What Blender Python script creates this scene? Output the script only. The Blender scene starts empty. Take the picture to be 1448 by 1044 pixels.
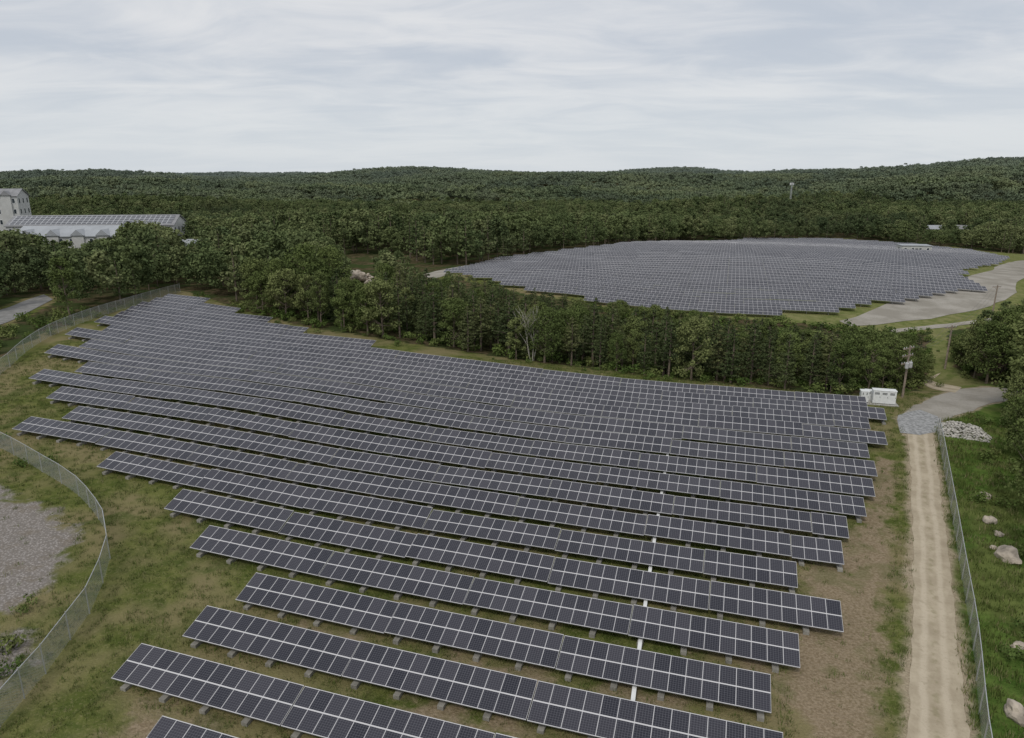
import bpy, math, random, time
import numpy as np
import bmesh
from mathutils import Vector, noise as mnoise
T0=time.time()
random.seed(7); rng=np.random.default_rng(11)
scn=bpy.context.scene
COL=scn.collection
# ------------------------------------------------------------------ camera geometry
PITCH=math.radians(15.6); CAMZ=31.2; FP=1000.0
sp_,cp_=math.sin(PITCH),math.cos(PITCH)
def project(X,Y,Z):
    dep=Y*cp_+(CAMZ-Z)*sp_
    dn=(CAMZ-Z)*cp_-Y*sp_
    return 724+FP*X/dep, 522+FP*dn/dep
def sp(t,w): 
    t=np.clip(np.asarray(t,float)/w,-40,4000)
    return w*np.where(t>30,t,np.log1p(np.exp(np.minimum(t,30))))
def sig(t): return 1/(1+np.exp(-np.clip(t,-40,40)))
def sm(t):
    t=np.clip(t,0,1); return t*t*(3-2*t)
def terr(X,Y):
    X=np.asarray(X,float); Y=np.asarray(Y,float)
    c=.2924*X+.9563*Y
    D=np.sqrt(X*X+Y*Y)+1e-6
    lin=.045*sp(-X-12,6)+.03*sp(Y-72,8)*sig((22-X)/10)
    z=8*np.tanh(lin/8)*sig((215-D)/14)
    z=z+0.6*np.sin(X/17+Y/29)*np.sin(Y/15-X/40+1)*sm((Y-60)/30)*sig((200-D)/20)
    z=z-5*np.exp(-((c-131)/15)**2)*sig((X+12)/8)*sig((72-X)/8)
    z=z-1.5*sig((c-125)/8)*sig((400-D)/20)
    z=z+4.5*np.exp(-((X-80)**2+(Y-225)**2)/(2*60**2))
    far=-14*sm((D-300)/220)-5*sm((D-600)/150)+17*sm((D-900)/1600)
    nz=np.sin(X/160+1.3)*np.sin(Y/210+.4)+.6*np.sin(X/83-Y/120+2)+.5*np.sin(Y/95+X/310)
    far=far+4.2*nz*sm((D-350)/500)*(1+sm((D-1200)/2500))
    def g(x0,y0,h,sx,sy): return h*np.exp(-((X-x0)/sx)**2/2-((Y-y0)/sy)**2/2)
    far=far+g(-230,1800,32,230,230)+g(1100,1650,28,420,300)+g(1900,1700,28,600,400)+g(420,2300,18,300,300)
    far=far+g(-1500,2600,6,900,300)+g(1400,6200,62,200,300)+g(-3900,6600,38,260,300)+g(700,6500,14,2500,300)
    far=far+g(-620,1150,25,230,65)+g(-60,1020,22,200,60)+g(520,880,22,160,50)+g(-330,690,14,130,40)+g(900,1180,30,210,70)+g(190,640,12,110,38)+g(-1100,1700,19,330,100)+g(200,1420,23,240,75)+g(-700,830,17,150,45)+g(640,1320,20,200,60)
    return z+far
def G(px,py,h=0.0):
    """survey helper: where the sight line from the drone meets the terrain"""
    u=(px-724)/FP; v=(py-522)/FP
    d=np.array([u,cp_-v*sp_,-sp_-v*cp_])
    t=np.geomspace(20,6000,4000)
    P=d[None,:]*t[:,None]
    dz=CAMZ+P[:,2]-(terr(P[:,0],P[:,1])+h)
    i=np.argmax(dz<0)
    if dz[i]>=0: i=len(t)-1
    a,b=t[i-1],t[i]
    for _ in range(30):
        m=(a+b)/2; q=d*m
        if CAMZ+q[2]-float(terr(q[0],q[1]))-h>0: a=m
        else: b=m
    q=d*a
    return (float(q[0]),float(q[1]))
def tz(x,y): return float(terr(x,y))
def atY(px,Y,z=0): return (px-724)/FP*(Y*cp_+(CAMZ-z)*sp_)
def ztop(py,Y):
    v=(np.asarray(py,float)-522)/FP
    return CAMZ-Y*(sp_+v*cp_)/(cp_-v*sp_)
# ------------------------------------------------------------------ node helpers
class NT:
    def __init__(s,nt,clear=True):
        s.nt=nt
        if clear: nt.nodes.clear()
    def n(s,t,**kw):
        x=s.nt.nodes.new(t)
        for k,v in kw.items(): setattr(x,k,v)
        return x
    def put(s,sock,v):
        if isinstance(v,bpy.types.NodeSocket): s.nt.links.new(v,sock)
        elif v is not None:
            if isinstance(v,(tuple,list)) and len(v)==3 and sock.type=='RGBA': v=(*v,1)
            sock.default_value=v
    def m(s,op,a,b=None,c=None,clamp=False):
        x=s.n('ShaderNodeMath',operation=op); x.use_clamp=clamp
        s.put(x.inputs[0],a); s.put(x.inputs[1],b)
        if c is not None: s.put(x.inputs[2],c)
        return x.outputs[0]
    def mix(s,f,a,b):
        x=s.n('ShaderNodeMix',data_type='RGBA')
        s.put(x.inputs[0],f); s.put(x.inputs[6],a); s.put(x.inputs[7],b)
        return x.outputs[2]
    def noise(s,vec,scale,detail=3,rough=.55,dist=0):
        x=s.n('ShaderNodeTexNoise'); s.put(x.inputs['Vector'],vec)
        x.inputs['Scale'].default_value=scale; x.inputs['Detail'].default_value=detail
        x.inputs['Roughness'].default_value=rough; x.inputs['Distortion'].default_value=dist
        return x.outputs['Fac']
    def ss(s,v,a,b):
        x=s.n('ShaderNodeMapRange',interpolation_type='SMOOTHSTEP')
        s.put(x.inputs[0],v); x.inputs[1].default_value=a; x.inputs[2].default_value=b
        return x.outputs[0]
    def attr(s,name): 
        x=s.n('ShaderNodeAttribute'); x.attribute_name=name; return x.outputs['Fac']
    def pos(s): return s.n('ShaderNodeNewGeometry').outputs['Position']
    def bump(s,h,strength,dist):
        x=s.n('ShaderNodeBump'); x.inputs['Strength'].default_value=strength
        x.inputs['Distance'].default_value=dist; s.put(x.inputs['Height'],h); return x.outputs[0]
    def out(s,sh): 
        o=s.n('ShaderNodeOutputMaterial'); s.nt.links.new(sh,o.inputs[0])
    def bsdf(s,col,rough=.8,metal=0,normal=None,spec=.5):
        x=s.n('ShaderNodeBsdfPrincipled'); s.put(x.inputs['Base Color'],col)
        s.put(x.inputs['Roughness'],rough); x.inputs['Metallic'].default_value=metal
        x.inputs['Specular IOR Level'].default_value=spec
        if normal is not None: s.put(x.inputs['Normal'],normal)
        return x.outputs[0]
    def diff(s,col,normal=None):
        x=s.n('ShaderNodeBsdfDiffuse'); s.put(x.inputs['Color'],col)
        if normal is not None: s.put(x.inputs['Normal'],normal)
        return x.outputs[0]
def newmat(name):
    m=bpy.data.materials.new(name); m.use_nodes=True
    return m,NT(m.node_tree)
def simple(name,col,rough=.7,metal=0,var=.15,scale=3,spec=.4):
    m,N=newmat(name)
    f=N.noise(N.pos(),scale,3)
    c1=tuple(max(0,x*(1-var)) for x in col); c2=tuple(min(1,x*(1+var)) for x in col)
    N.out(N.bsdf(N.mix(N.ss(f,.3,.7),c1,c2),rough,metal,spec=spec)); return m
# ------------------------------------------------------------------ mesh builder
class MB:
    def __init__(s): s.v=[];s.f=[];s.m=[];s.uv=[];s.t=[]; s.n=0
    def add(s,vs,fs,mat=0,uvs=None,tone=None):
        b=s.n; s.v.extend(vs); s.n+=len(vs)
        for i,f in enumerate(fs):
            s.f.append(tuple(b+j for j in f)); s.m.append(mat)
            s.uv.append(uvs[i] if uvs else None); s.t.append(0.5 if tone is None else tone)
    def box(s,x0,x1,y0,y1,z0,z1,mat=0,fr=None):
        P=[(x0,y0,z0),(x1,y0,z0),(x1,y1,z0),(x0,y1,z0),(x0,y0,z1),(x1,y0,z1),(x1,y1,z1),(x0,y1,z1)]
        if fr: P=[fr(*p) for p in P]
        s.add(P,[(0,3,2,1),(4,5,6,7),(0,1,5,4),(1,2,6,5),(2,3,7,6),(3,0,4,7)],mat)
    def tube(s,pts,rad,sides=6,mat=0,cap=True):
        vs=[]
        pts=[Vector(p) for p in pts]
        for i,p in enumerate(pts):
            d=(pts[min(i+1,len(pts)-1)]-pts[max(i-1,0)])
            if d.length<1e-6: d=Vector((0,0,1))
            d.normalize(); a=d.orthogonal().normalized() if abs(d.z)<.95 else Vector((1,0,0)); a=(a-d*a.dot(d)).normalized(); b=d.cross(a)
            for k in range(sides):
                an=2*math.pi*k/sides
                vs.append(tuple(p+(a*math.cos(an)+b*math.sin(an))*rad[i]))
        fs=[]
        for i in range(len(pts)-1):
            for k in range(sides):
                fs.append((i*sides+k,i*sides+(k+1)%sides,(i+1)*sides+(k+1)%sides,(i+1)*sides+k))
        if cap: fs.append(tuple((len(pts)-1)*sides+k for k in range(sides))); fs.append(tuple(reversed(range(sides))))
        s.add(vs,fs,mat)
    def leaves(s,P,Nn,size,mat,tone):
        n=len(P); r=rng.normal(size=(n,3)); t=np.cross(Nn,r); t/=np.linalg.norm(t,axis=1)[:,None]+1e-9
        b=np.cross(Nn,t); sz=size*rng.uniform(.6,1.3,size=(n,1))
        as_=rng.uniform(.55,1,size=(n,1))
        q=np.stack([P-t*sz,P-b*sz*as_*.8,P+t*sz,P+b*sz*as_],1).reshape(-1,3)
        base=s.n; s.v.extend(map(tuple,q)); s.n+=4*n
        s.f.extend((base+4*i,base+4*i+1,base+4*i+2,base+4*i+3) for i in range(n)); s.m.extend([mat]*n); s.uv.extend([None]*n)
        s.t.extend(float(x) for x in tone)
    def clump(s,c,R,n,size,mat=0,flat=.8,up=.25,hemi=False,spread=.6):
        d=rng.normal(size=(n,3)); d/=np.linalg.norm(d,axis=1)[:,None]
        if hemi: d[:,2]=np.abs(d[:,2])*1.0-.15
        r=R*rng.uniform(.5,1.12,size=(n,1))
        P=np.array(c)+d*r*np.array([1,1,flat])
        nr=d+rng.normal(size=(n,3))*spread+np.array([0,0,up]); nr/=np.linalg.norm(nr,axis=1)[:,None]+1e-9
        t0=random.random()
        s.leaves(P,nr,size,mat,np.clip(t0*.6+rng.uniform(0,.4,n),0,1))
    def mesh(s,name,mats,smooth=False):
        me=bpy.data.meshes.new(name); me.from_pydata(s.v,[],s.f); 
        for m in mats: me.materials.append(m)
        me.polygons.foreach_set('material_index',s.m)
        a=me.attributes.new('tone','FLOAT','FACE'); a.data.foreach_set('value',s.t)
        if any(u is not None for u in s.uv):
            ul=me.uv_layers.new(name='UVMap'); co=[]
            for f,u in zip(s.f,s.uv): co.extend([c for p in (u or [(0,0)]*len(f)) for c in p])
            ul.data.foreach_set('uv',co)
        if smooth: me.polygons.foreach_set('use_smooth',[True]*len(s.f))
        me.update(); return me
    def obj(s,name,mats,smooth=False,parent=None,loc=(0,0,0)):
        o=bpy.data.objects.new(name,s.mesh(name,mats,smooth)); COL.objects.link(o); o.location=loc
        if parent: o.parent=parent
        return o
def empty(name,loc,rot=0):
    o=bpy.data.objects.new(name,None); COL.objects.link(o); o.location=loc; o.rotation_euler=(0,0,rot); o.empty_display_size=.5; return o
def place(name,mesh,loc,rot=0,scale=1):
    o=bpy.data.objects.new(name,mesh); COL.objects.link(o); o.location=loc; o.rotation_euler=(0,0,rot)
    o.scale=(scale,)*3 if not isinstance(scale,tuple) else scale; return o
def catmull(P,step):
    P=[np.array(p,float) for p in P]; out=[]
    for i in range(len(P)-1):
        p0=P[max(i-1,0)];p1=P[i];p2=P[i+1];p3=P[min(i+2,len(P)-1)]
        n=max(1,int(np.linalg.norm(p2-p1)/step))
        for k in range(n):
            t=k/n
            out.append(.5*((2*p1)+(-p0+p2)*t+(2*p0-5*p1+4*p2-p3)*t*t+(-p0+3*p1-3*p2+p3)*t**3))
    out.append(P[-1]); return out
def polydist(X,Y,poly):
    X=np.asarray(X,float);Y=np.asarray(Y,float)
    d=np.full(X.shape,1e9); ins=np.zeros(X.shape,bool)
    n=len(poly)
    for i in range(n):
        x1,y1=poly[i]; x2,y2=poly[(i+1)%n]
        dx,dy=x2-x1,y2-y1; L=dx*dx+dy*dy+1e-9
        t=np.clip(((X-x1)*dx+(Y-y1)*dy)/L,0,1)
        d=np.minimum(d,(X-x1-t*dx)**2+(Y-y1-t*dy)**2)
        cond=((y1>Y)!=(y2>Y))&(X<(x2-x1)*(Y-y1)/((y2-y1) if abs(y2-y1)>1e-9 else 1e-9)+x1)
        ins^=cond
    d=np.sqrt(d); return np.where(ins,d,-d)
def GP(l): return [G(*p) for p in l]
# ------------------------------------------------------------------ layout of the site
soil_poly=GP([(1140,1060),(1100,960),(1145,850),(1135,810),(1195,780),(1228,700),(1240,640),(1265,650),(1262,760),(1250,900),(1235,1060)])
soils=[GP(l) for l in ([(650,925),(760,945),(800,985),(660,960)],[(560,985),(720,1010),(740,1050),(520,1050)],[(420,880),(520,905),(500,925),(400,895)],[(960,900),(1090,930),(1090,950),(960,920)],[(180,1000),(260,1010),(300,1050),(150,1050)],[(860,960),(960,985),(960,1010),(850,985)])]
gravL=GP([(-120,690),(0,690),(55,715),(108,760),(100,800),(40,850),(0,880),(-120,900)])
gravL2=GP([(-100,890),(0,890),(40,905),(55,925),(0,985),(-100,1000)])
lot=GP([(1500,366),(1435,370),(1404,381),(1412,402),(1398,418),(1345,430),(1270,440),(1188,454),(1205,462),(1280,455),(1345,446),(1400,433),(1436,417),(1438,400),(1470,384),(1500,379)])
arr2=GP([(638,388),(690,372),(760,362),(850,352),(960,344),(1060,339),(1180,340),(1290,347),(1370,356),(1418,368),(1400,376),(1352,386),(1384,413),(1300,424),(1200,442),(1090,451),(1000,444),(850,431),(740,413)])
arr2_clear=GP([(585,391),(638,380),(760,359),(850,349),(960,341),(1180,337),(1370,352),(1440,360),(1500,360),(1500,432),(1440,440),(1405,458),(1330,470),(1240,472),(1180,460),(1090,455),(1000,447),(850,434),(740,416),(640,394),(605,396)])
asph=GP([(-200,512),(-60,470),(0,460),(40,442),(75,424),(62,417),(35,426),(0,439),(-60,450),(-200,490)])
road=GP([(1262,1200),(1273,1050),(1283,900),(1285,750),(1283,650),(1277,608),(1268,592),(1296,572),(1345,552),(1390,546),(1440,553),(1440,566),(1400,572),(1375,582),(1330,598),(1322,612),(1335,700),(1349,800),(1363,920),(1380,1050),(1398,1200)])
# ------------------------------------------------------------------ ground
def axis(lo,f0,f1,hi,step,g):
    a=list(np.arange(f0,f1+1e-6,step)); s=step;x=a[-1]
    while x<hi: s*=g; x+=s; a.append(x)
    s=step;x=f0;b=[]
    while x>lo: s*=g; x-=s; b.append(x)
    return np.array(b[::-1]+a)
gx=axis(-9000,-110,105,9000,1.25,1.04); gy=axis(-1500,15,165,9000,1.25,1.04)
XX,YY=np.meshgrid(gx,gy); X=XX.ravel();Y=YY.ravel(); Z=terr(X,Y)
nx,ny=len(gx),len(gy)
me=bpy.data.meshes.new('ground')
me.vertices.add(nx*ny); me.vertices.foreach_set('co',np.stack([X,Y,Z],1).ravel())
ii=(np.arange(ny-1)[:,None]*nx+np.arange(nx-1)[None,:]).ravel()
q=np.stack([ii,ii+1,ii+nx+1,ii+nx],1)
me.loops.add(q.size); me.loops.foreach_set('vertex_index',q.ravel().astype(np.int32))
me.polygons.add(len(q)); me.polygons.foreach_set('loop_start',np.arange(0,q.size,4,dtype=np.int32))
me.update(calc_edges=True); me.polygons.foreach_set('use_smooth',np.ones(len(q),bool))
def addattr(n,v):
    a=me.attributes.new(n,'FLOAT','POINT'); a.data.foreach_set('value',np.asarray(v,np.float32))
FX=[-600,-300,0,60,130,230,262,300,340,385,430,530,740,900,1100,1215,1300,1306,1314,1340,1350,1400,1448,1478,1600,2500]
FY=[620,560,505,474,444,411,411,424,438,449,462,478,510,530,552,560,553,541,468,468,522,546,556,800,950,1100]
def forest_ok(X,Y,mar=0):
    X=np.asarray(X,float);Y=np.asarray(Y,float)
    Zt=terr(X,Y); px,py=project(X,np.maximum(Y,5),Zt)
    ok=(py<np.interp(px,FX,FY)-mar)&(Y>20)
    for P,mg in ((arr2_clear,0),(asph,-1.5),(lot,-2)):
        ok&=polydist(X,Y,P)<mg
    return ok
fo=forest_ok(X,Y).astype(float)
addattr('forest',fo)
addattr('soil',np.maximum.reduce([polydist(X,Y,P) for P in [soil_poly]+soils]).clip(-5,5))
addattr('grav',np.maximum.reduce([polydist(X,Y,P) for P in (gravL,gravL2)]).clip(-5,5))
addattr('dust',polydist(X,Y,road).clip(-5,5))
px,py=project(X,np.maximum(Y,5),Z)
lush=sm((px-1325)/25)*(Y<110)*(Y>10)
addattr('lush',lush)
addattr('field',sm((X-20)/10)*sm((Y-105)/10))
ground=bpy.data.objects.new('ground',me); COL.objects.link(ground)
m,N=newmat('ground_cover'); P=N.pos()
n1=N.noise(P,.09,3,.6); n2=N.noise(P,.6,4,.65); n3=N.noise(P,5,3,.7); n4=N.noise(P,.25,3,.6,.5)
g1=N.mix(N.ss(n2,.35,.65),(.070,.090,.022),(.135,.145,.045))
g1=N.mix(N.m('MULTIPLY',N.ss(n1,.42,.60),.9),g1,(.205,.172,.09))
g1=N.mix(N.m('MULTIPLY',N.ss(n4,.55,.68),.65),g1,(.052,.078,.018))
g1=N.mix(N.m('MULTIPLY',N.ss(n3,.50,.72),.6),g1,(.22,.20,.10))
lushc=N.mix(N.ss(n2,.35,.65),(.050,.090,.018),(.105,.155,.036))
lushc=N.mix(N.m('MULTIPLY',N.ss(n1,.5,.6),.5),lushc,(.15,.155,.055))
g1=N.mix(N.attr('lush'),g1,lushc)
fieldc=N.mix(N.ss(n2,.35,.65),(.12,.15,.045),(.21,.21,.09))
g1=N.mix(N.m('MULTIPLY',N.attr('field'),.7),g1,fieldc)
nn=N.m('MULTIPLY_ADD',N.m('SUBTRACT',n2,.5),4,N.m('MULTIPLY',N.m('SUBTRACT',n4,.5),6))
so=N.ss(N.m('ADD',N.attr('soil'),nn),-1.0,.8)
soilc=N.mix(N.ss(n3,.3,.7),(.18,.135,.085),(.30,.235,.165))
soilc=N.mix(N.m('MULTIPLY',N.ss(n4,.5,.65),.5),soilc,(.12,.125,.05))
g1=N.mix(N.m('MULTIPLY',so,.9),g1,soilc)
vo=N.n('ShaderNodeTexVoronoi'); N.put(vo.inputs['Vector'],P); vo.inputs['Scale'].default_value=5
gr=N.ss(N.m('ADD',N.attr('grav'),nn),-.6,.8)
gravc=N.mix(N.ss(vo.outputs['Distance'],.05,.6),(.36,.33,.31),(.20,.18,.16))
gravc=N.mix(N.m('MULTIPLY',N.ss(n2,.5,.7),.5),gravc,(.17,.14,.10))
g1=N.mix(gr,g1,gravc)
ffl=N.mix(N.ss(n2,.35,.65),(.035,.042,.016),(.12,.09,.055))
ffl=N.mix(N.ss(n1,.45,.6),ffl,(.045,.062,.022))
g1=N.mix(N.ss(N.m('ADD',N.attr('forest'),N.m('MULTIPLY',N.m('SUBTRACT',n2,.5),1.2)),.3,.7),g1,ffl)
du=N.ss(N.m('ADD',N.attr('dust'),N.m('MULTIPLY',nn,.35)),-.55,.35)
g1=N.mix(du,g1,N.mix(N.ss(n3,.3,.7),(.27,.22,.15),(.37,.31,.22)))
N.out(N.diff(g1,N.bump(N.m('ADD',N.noise(P,.7,2),N.noise(P,6,2)),.8,.15))); me.materials.append(m)
# ------------------------------------------------------------------ sheets: roads, lots
def ribbon(name,L,R,mat,off=.03,step=1.0,na=10,jit=.25,inset=0.0):
    Lc=catmull(L,step); Rc=catmull(R,step); n=max(len(Lc),len(Rc))
    def rs(c):
        t=np.linspace(0,len(c)-1,n); i=np.clip(t.astype(int),0,len(c)-2); f=(t-i)[:,None]; c=np.array(c); return c[i]*(1-f)+c[i+1]*f
    Lc=rs(Lc);Rc=rs(Rc); b=MB(); vs=[];uvs=[]
    al=0
    for i in range(n):
        j1=random.uniform(-jit,jit)+inset;j2=random.uniform(-jit,jit)-inset
        w=Rc[i]-Lc[i]; wl=np.linalg.norm(w); w=w/wl
        if i: al+=np.linalg.norm((Lc[i]+Rc[i])/2-(Lc[i-1]+Rc[i-1])/2)
        A_=Lc[i]+w*j1; B_=Rc[i]+w*j2
        for k in range(na+1):
            t=k/na; p=A_*(1-t)+B_*t
            vs.append((p[0],p[1],tz(p[0],p[1])+off)); uvs.append((t,al))
    fs=[];fu=[]
    for i in range(n-1):
        for k in range(na):
            f=(i*(na+1)+k,i*(na+1)+k+1,(i+1)*(na+1)+k+1,(i+1)*(na+1)+k); fs.append(f); fu.append([uvs[j] for j in f])
    b.add(vs,fs,0,fu); o=b.obj(name,[mat],True)
    if o.data.polygons[0].normal.z<0: o.data.flip_normals()
    return o
def sheet(name,poly,mat,off=.04,step=3,jit=.3):
    P=catmull(list(poly)+[poly[0]],step)[:-1]
    bm=bmesh.new(); vs=[bm.verts.new((p[0]+random.uniform(-jit,jit),p[1]+random.uniform(-jit,jit),0)) for p in P]
    f=bm.faces.new(vs); bmesh.ops.triangulate(bm,faces=[f])
    xs=[p[0] for p in P];ys=[p[1] for p in P]
    for a,lo,hi in ((0,min(xs),max(xs)),(1,min(ys),max(ys))):
        t=lo+step
        while t<hi:
            co=(t,0,0) if a==0 else (0,t,0); no=(1,0,0) if a==0 else (0,1,0)
            bmesh.ops.bisect_plane(bm,geom=bm.verts[:]+bm.edges[:]+bm.faces[:],plane_co=co,plane_no=no); t+=step
    for v in bm.verts: v.co.z=tz(v.co.x,v.co.y)+off
    bmesh.ops.recalc_face_normals(bm,faces=bm.faces[:])
    me=bpy.data.meshes.new(name); bm.to_mesh(me); bm.free()
    me.materials.append(mat); o=bpy.data.objects.new(name,me); COL.objects.link(o)
    if me.polygons[0].normal.z<0: me.flip_normals()
    return o
m,N=newmat('packed_dirt'); P=N.pos(); uv=N.n('ShaderNodeUVMap').outputs[0]
s_=N.n('ShaderNodeSeparateXYZ'); N.put(s_.inputs[0],uv); U=s_.outputs[0]
a=N.noise(P,.5,4,.65); b=N.noise(P,6,3,.7); a2=N.noise(P,1.6,3,.6)
U=N.m('ADD',U,N.m('MULTIPLY',N.m('SUBTRACT',N.noise(P,.12,2),.5),.12))
tr=N.m('MAXIMUM',N.ss(N.m('ABSOLUTE',N.m('SUBTRACT',U,.27)),.12,.03),N.ss(N.m('ABSOLUTE',N.m('SUBTRACT',U,.70)),.12,.03))
c=N.mix(N.ss(a,.3,.7),(.34,.285,.205),(.45,.385,.285)); c=N.mix(N.m('MULTIPLY',tr,.6),c,(.52,.45,.345))
mid=N.m('MULTIPLY',N.ss(N.m('ABSOLUTE',N.m('SUBTRACT',U,.49)),.12,.02),N.ss(a2,.45,.65)); c=N.mix(N.m('MULTIPLY',mid,.5),c,(.22,.20,.11))
c=N.mix(N.m('MULTIPLY',N.ss(b,.5,.75),.4),c,(.27,.22,.15)); c=N.mix(N.m('MULTIPLY',N.ss(a2,.58,.72),.35),c,(.25,.21,.145))
N.out(N.diff(c,N.bump(N.m('ADD',a,b),.5,.05))); M_DIRT=m
m,N=newmat('gravel_surface'); P=N.pos(); a=N.noise(P,.15,4,.6); b=N.noise(P,3,4,.7)
c=N.mix(N.ss(a,.35,.65),(.26,.24,.205),(.36,.335,.295)); c=N.mix(N.m('MULTIPLY',N.ss(b,.45,.7),.45),c,(.20,.19,.15))
N.out(N.diff(c)); M_GRAVEL=m
M_ASPH=simple('asphalt',(.22,.215,.205),.9,0,.2,.8)
M_GREYG=simple('grey_gravel',(.27,.27,.265),.9,0,.35,2.5)
ribbon('dirt_road',GP([(1262,1200),(1273,1050),(1283,900),(1285,750),(1283,650),(1277,608)]),GP([(1398,1200),(1380,1050),(1363,920),(1349,800),(1335,700),(1322,608)]),M_DIRT,.03,1.0,10,.12,.35)
sheet('gravel_junction',GP([(1270,592),(1296,574),(1345,554),(1390,548),(1438,553),(1438,565),(1400,571),(1375,581),(1330,597),(1323,612),(1273,612)]),M_GRAVEL,.045,2)
sheet('gravel_apron',GP([(1272,588),(1300,580),(1328,590),(1324,612),(1274,612)]),M_GREYG,.06,2,.2)
sheet('gravel_lot',lot,M_GRAVEL,.06,5,.4)
sheet('dirt_path',GP([(596,389),(640,379),(700,370),(690,374),(645,385),(612,395)]),M_GRAVEL,.06,4,.3)
ribbon('service_track',GP([(1500,438),(1440,444),(1380,453),(1310,461),(1255,467)]),GP([(1500,444),(1440,450),(1380,458),(1310,466),(1255,472)]),M_GRAVEL,.05,3,4)
ribbon('service_track',GP([(1330,528),(1312,534),(1330,543),(1360,548)]),GP([(1322,535),(1304,540),(1318,550),(1350,556)]),M_DIRT,.05,2,4)
ribbon('road',GP([(-200,512),(-60,470),(0,460),(40,442),(75,424)]),GP([(-200,490),(-60,450),(0,439),(35,426),(62,417)]),M_ASPH,.08,3,6,0)
# ------------------------------------------------------------------ solar rows
MH=1.32
m,N=newmat('solar_module'); uv=N.n('ShaderNodeUVMap').outputs[0]
s_=N.n('ShaderNodeSeparateXYZ'); N.put(s_.inputs[0],uv); U,V=s_.outputs[0],s_.outputs[1]
def edged(x,per):
    f=N.m('FRACT',N.m('DIVIDE',x,per)); return N.m('MULTIPLY',N.m('MINIMUM',f,N.m('SUBTRACT',1,f)),per)
du=edged(U,1.0); dv=edged(V,MH)
frame=N.m('MAXIMUM',N.m('MULTIPLY',N.m('LESS_THAN',du,.023),.85),N.m('LESS_THAN',dv,.044))
cu=edged(N.m('SUBTRACT',U,.02),.16); cv=edged(V,MH/9)
cell=N.m('MAXIMUM',N.m('LESS_THAN',cu,.008),N.m('LESS_THAN',cv,.008))
cm=N.n('ShaderNodeCombineXYZ'); N.put(cm.inputs[0],N.m('FLOOR',U)); N.put(cm.inputs[1],N.m('FLOOR',N.m('DIVIDE',V,MH)))
wn=N.n('ShaderNodeTexWhiteNoise'); wn.noise_dimensions='3D'; N.put(wn.inputs[0],cm.outputs[0])
c=N.mix(wn.outputs[0],(.014,.014,.022),(.040,.038,.048)); c=N.mix(N.m('MULTIPLY',cell,.45),c,(.20,.20,.22)); c=N.mix(frame,c,(.54,.53,.53))
N.out(N.bsdf(c,N.m('MULTIPLY_ADD',frame,.25,.24),0,None,.42)); M_MOD=m
M_ALU=simple('aluminium_rack',(.36,.37,.38),.45,.6,.1); M_BACK=simple('module_backsheet',(.35,.35,.36),.6)
M_BAL=simple('concrete_ballast',(.27,.26,.23),.9,0,.2,2)
TH=math.radians(17); E=np.array([math.cos(TH),-math.sin(TH)]); Nn=np.array([math.sin(TH),math.cos(TH)])
TILT=math.radians(16); LEN=2*MH; HW=.5*LEN*math.cos(TILT); RISE=LEN*math.sin(TILT); Z0=.72
def w2(s,c): p=E*s+Nn*c; return p[0],p[1]
def build_row(c,s0,s1,detail=True):
    n=int(round(s1-s0)); s=s0; b=MB(); uo=random.randint(0,900)
    while n>0:
        k=min(n,12 if detail else 10)
        if n-k<3: k=n
        a0,a1=s+.04,s+k-.02
        x,y=w2(a0,c); za=tz(x,y)+random.uniform(-.06,.06); x,y=w2(a1,c); zb=tz(x,y)+random.uniform(-.06,.06)
        def fr(ss,cc,zz,za=za,zb=zb,a0=a0,a1=a1):
            t=(ss-a0)/(a1-a0); x,y=w2(ss,c+cc); return (x,y,za*(1-t)+zb*t+zz)
        th=.05; dt=random.uniform(-.05,.05); P=[fr(a0,-HW,Z0-dt),fr(a1,-HW,Z0-dt),fr(a1,HW,Z0+RISE+dt),fr(a0,HW,Z0+RISE+dt)]
        Q=[(p[0],p[1],p[2]-th) for p in P]
        b.add(P,[(0,1,2,3)],0,[[(uo,0),(uo+k,0),(uo+k,LEN),(uo,LEN)]])
        b.add(P+Q,[(7,6,5,4)],2); b.add(P+Q,[(0,4,5,1),(1,5,6,2),(2,6,7,3),(3,7,4,0)],1)
        if detail:
            for cc in (-HW*.55,HW*.55):
                zz=Z0+(cc+HW)/(2*HW)*RISE-.09
                b.box(a0,a1,cc-.04,cc+.04,zz-.10,zz,1,fr)
        q=a0+.8; stp=2.9 if detail else 4.5
        while q<a1:
            for cc in (-HW*.55,HW*.55):
                zz=Z0+(cc+HW)/(2*HW)*RISE-.10
                b.box(q-.045,q+.045,cc-.045,cc+.045,-.1,zz,1,fr)
            if detail:
                b.box(q-.2,q+.2,-HW*.55-.6,-HW*.55+.45,-.15,.24,3,fr)
                b.box(q-.2,q+.2,HW*.55-.45,HW*.55+.65,-.15,.24,3,fr)
                b.box(q-.03,q+.03,-HW*.55,HW*.55,.30,.36,1,fr)
            q+=stp
        s+=k; n-=k; uo+=k
    return b.obj('solar_panel_row',[M_MOD,M_ALU,M_BACK,M_BAL])
def endS(c,px):
    ss=np.linspace(-160,160,6401); x=E[0]*ss+Nn[0]*c; y=E[1]*ss+Nn[1]*c
    P,_=project(x,np.maximum(y,3),terr(x,y)+1.2); ok=y>8
    i=np.argmin(np.where(ok,np.abs(P-px),1e9)); return float(ss[i])
ROWS={-1:(240,1090),0:(205,1090),1:(178,1092),2:(275,1097),3:(347,1100),4:(282,1130),5:(245,1183),6:(150,1130),7:(30,1187),8:(99,1197),9:(76,1218),10:(51,1230),
 11:(115,1240),12:(72,1225),13:(120,1250),14:(100,1230),15:(150,1248),16:(140,1225),17:(165,530),18:(180,430),19:(195,380),20:(215,335),21:(232,290)}
rowinfo=[]
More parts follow.
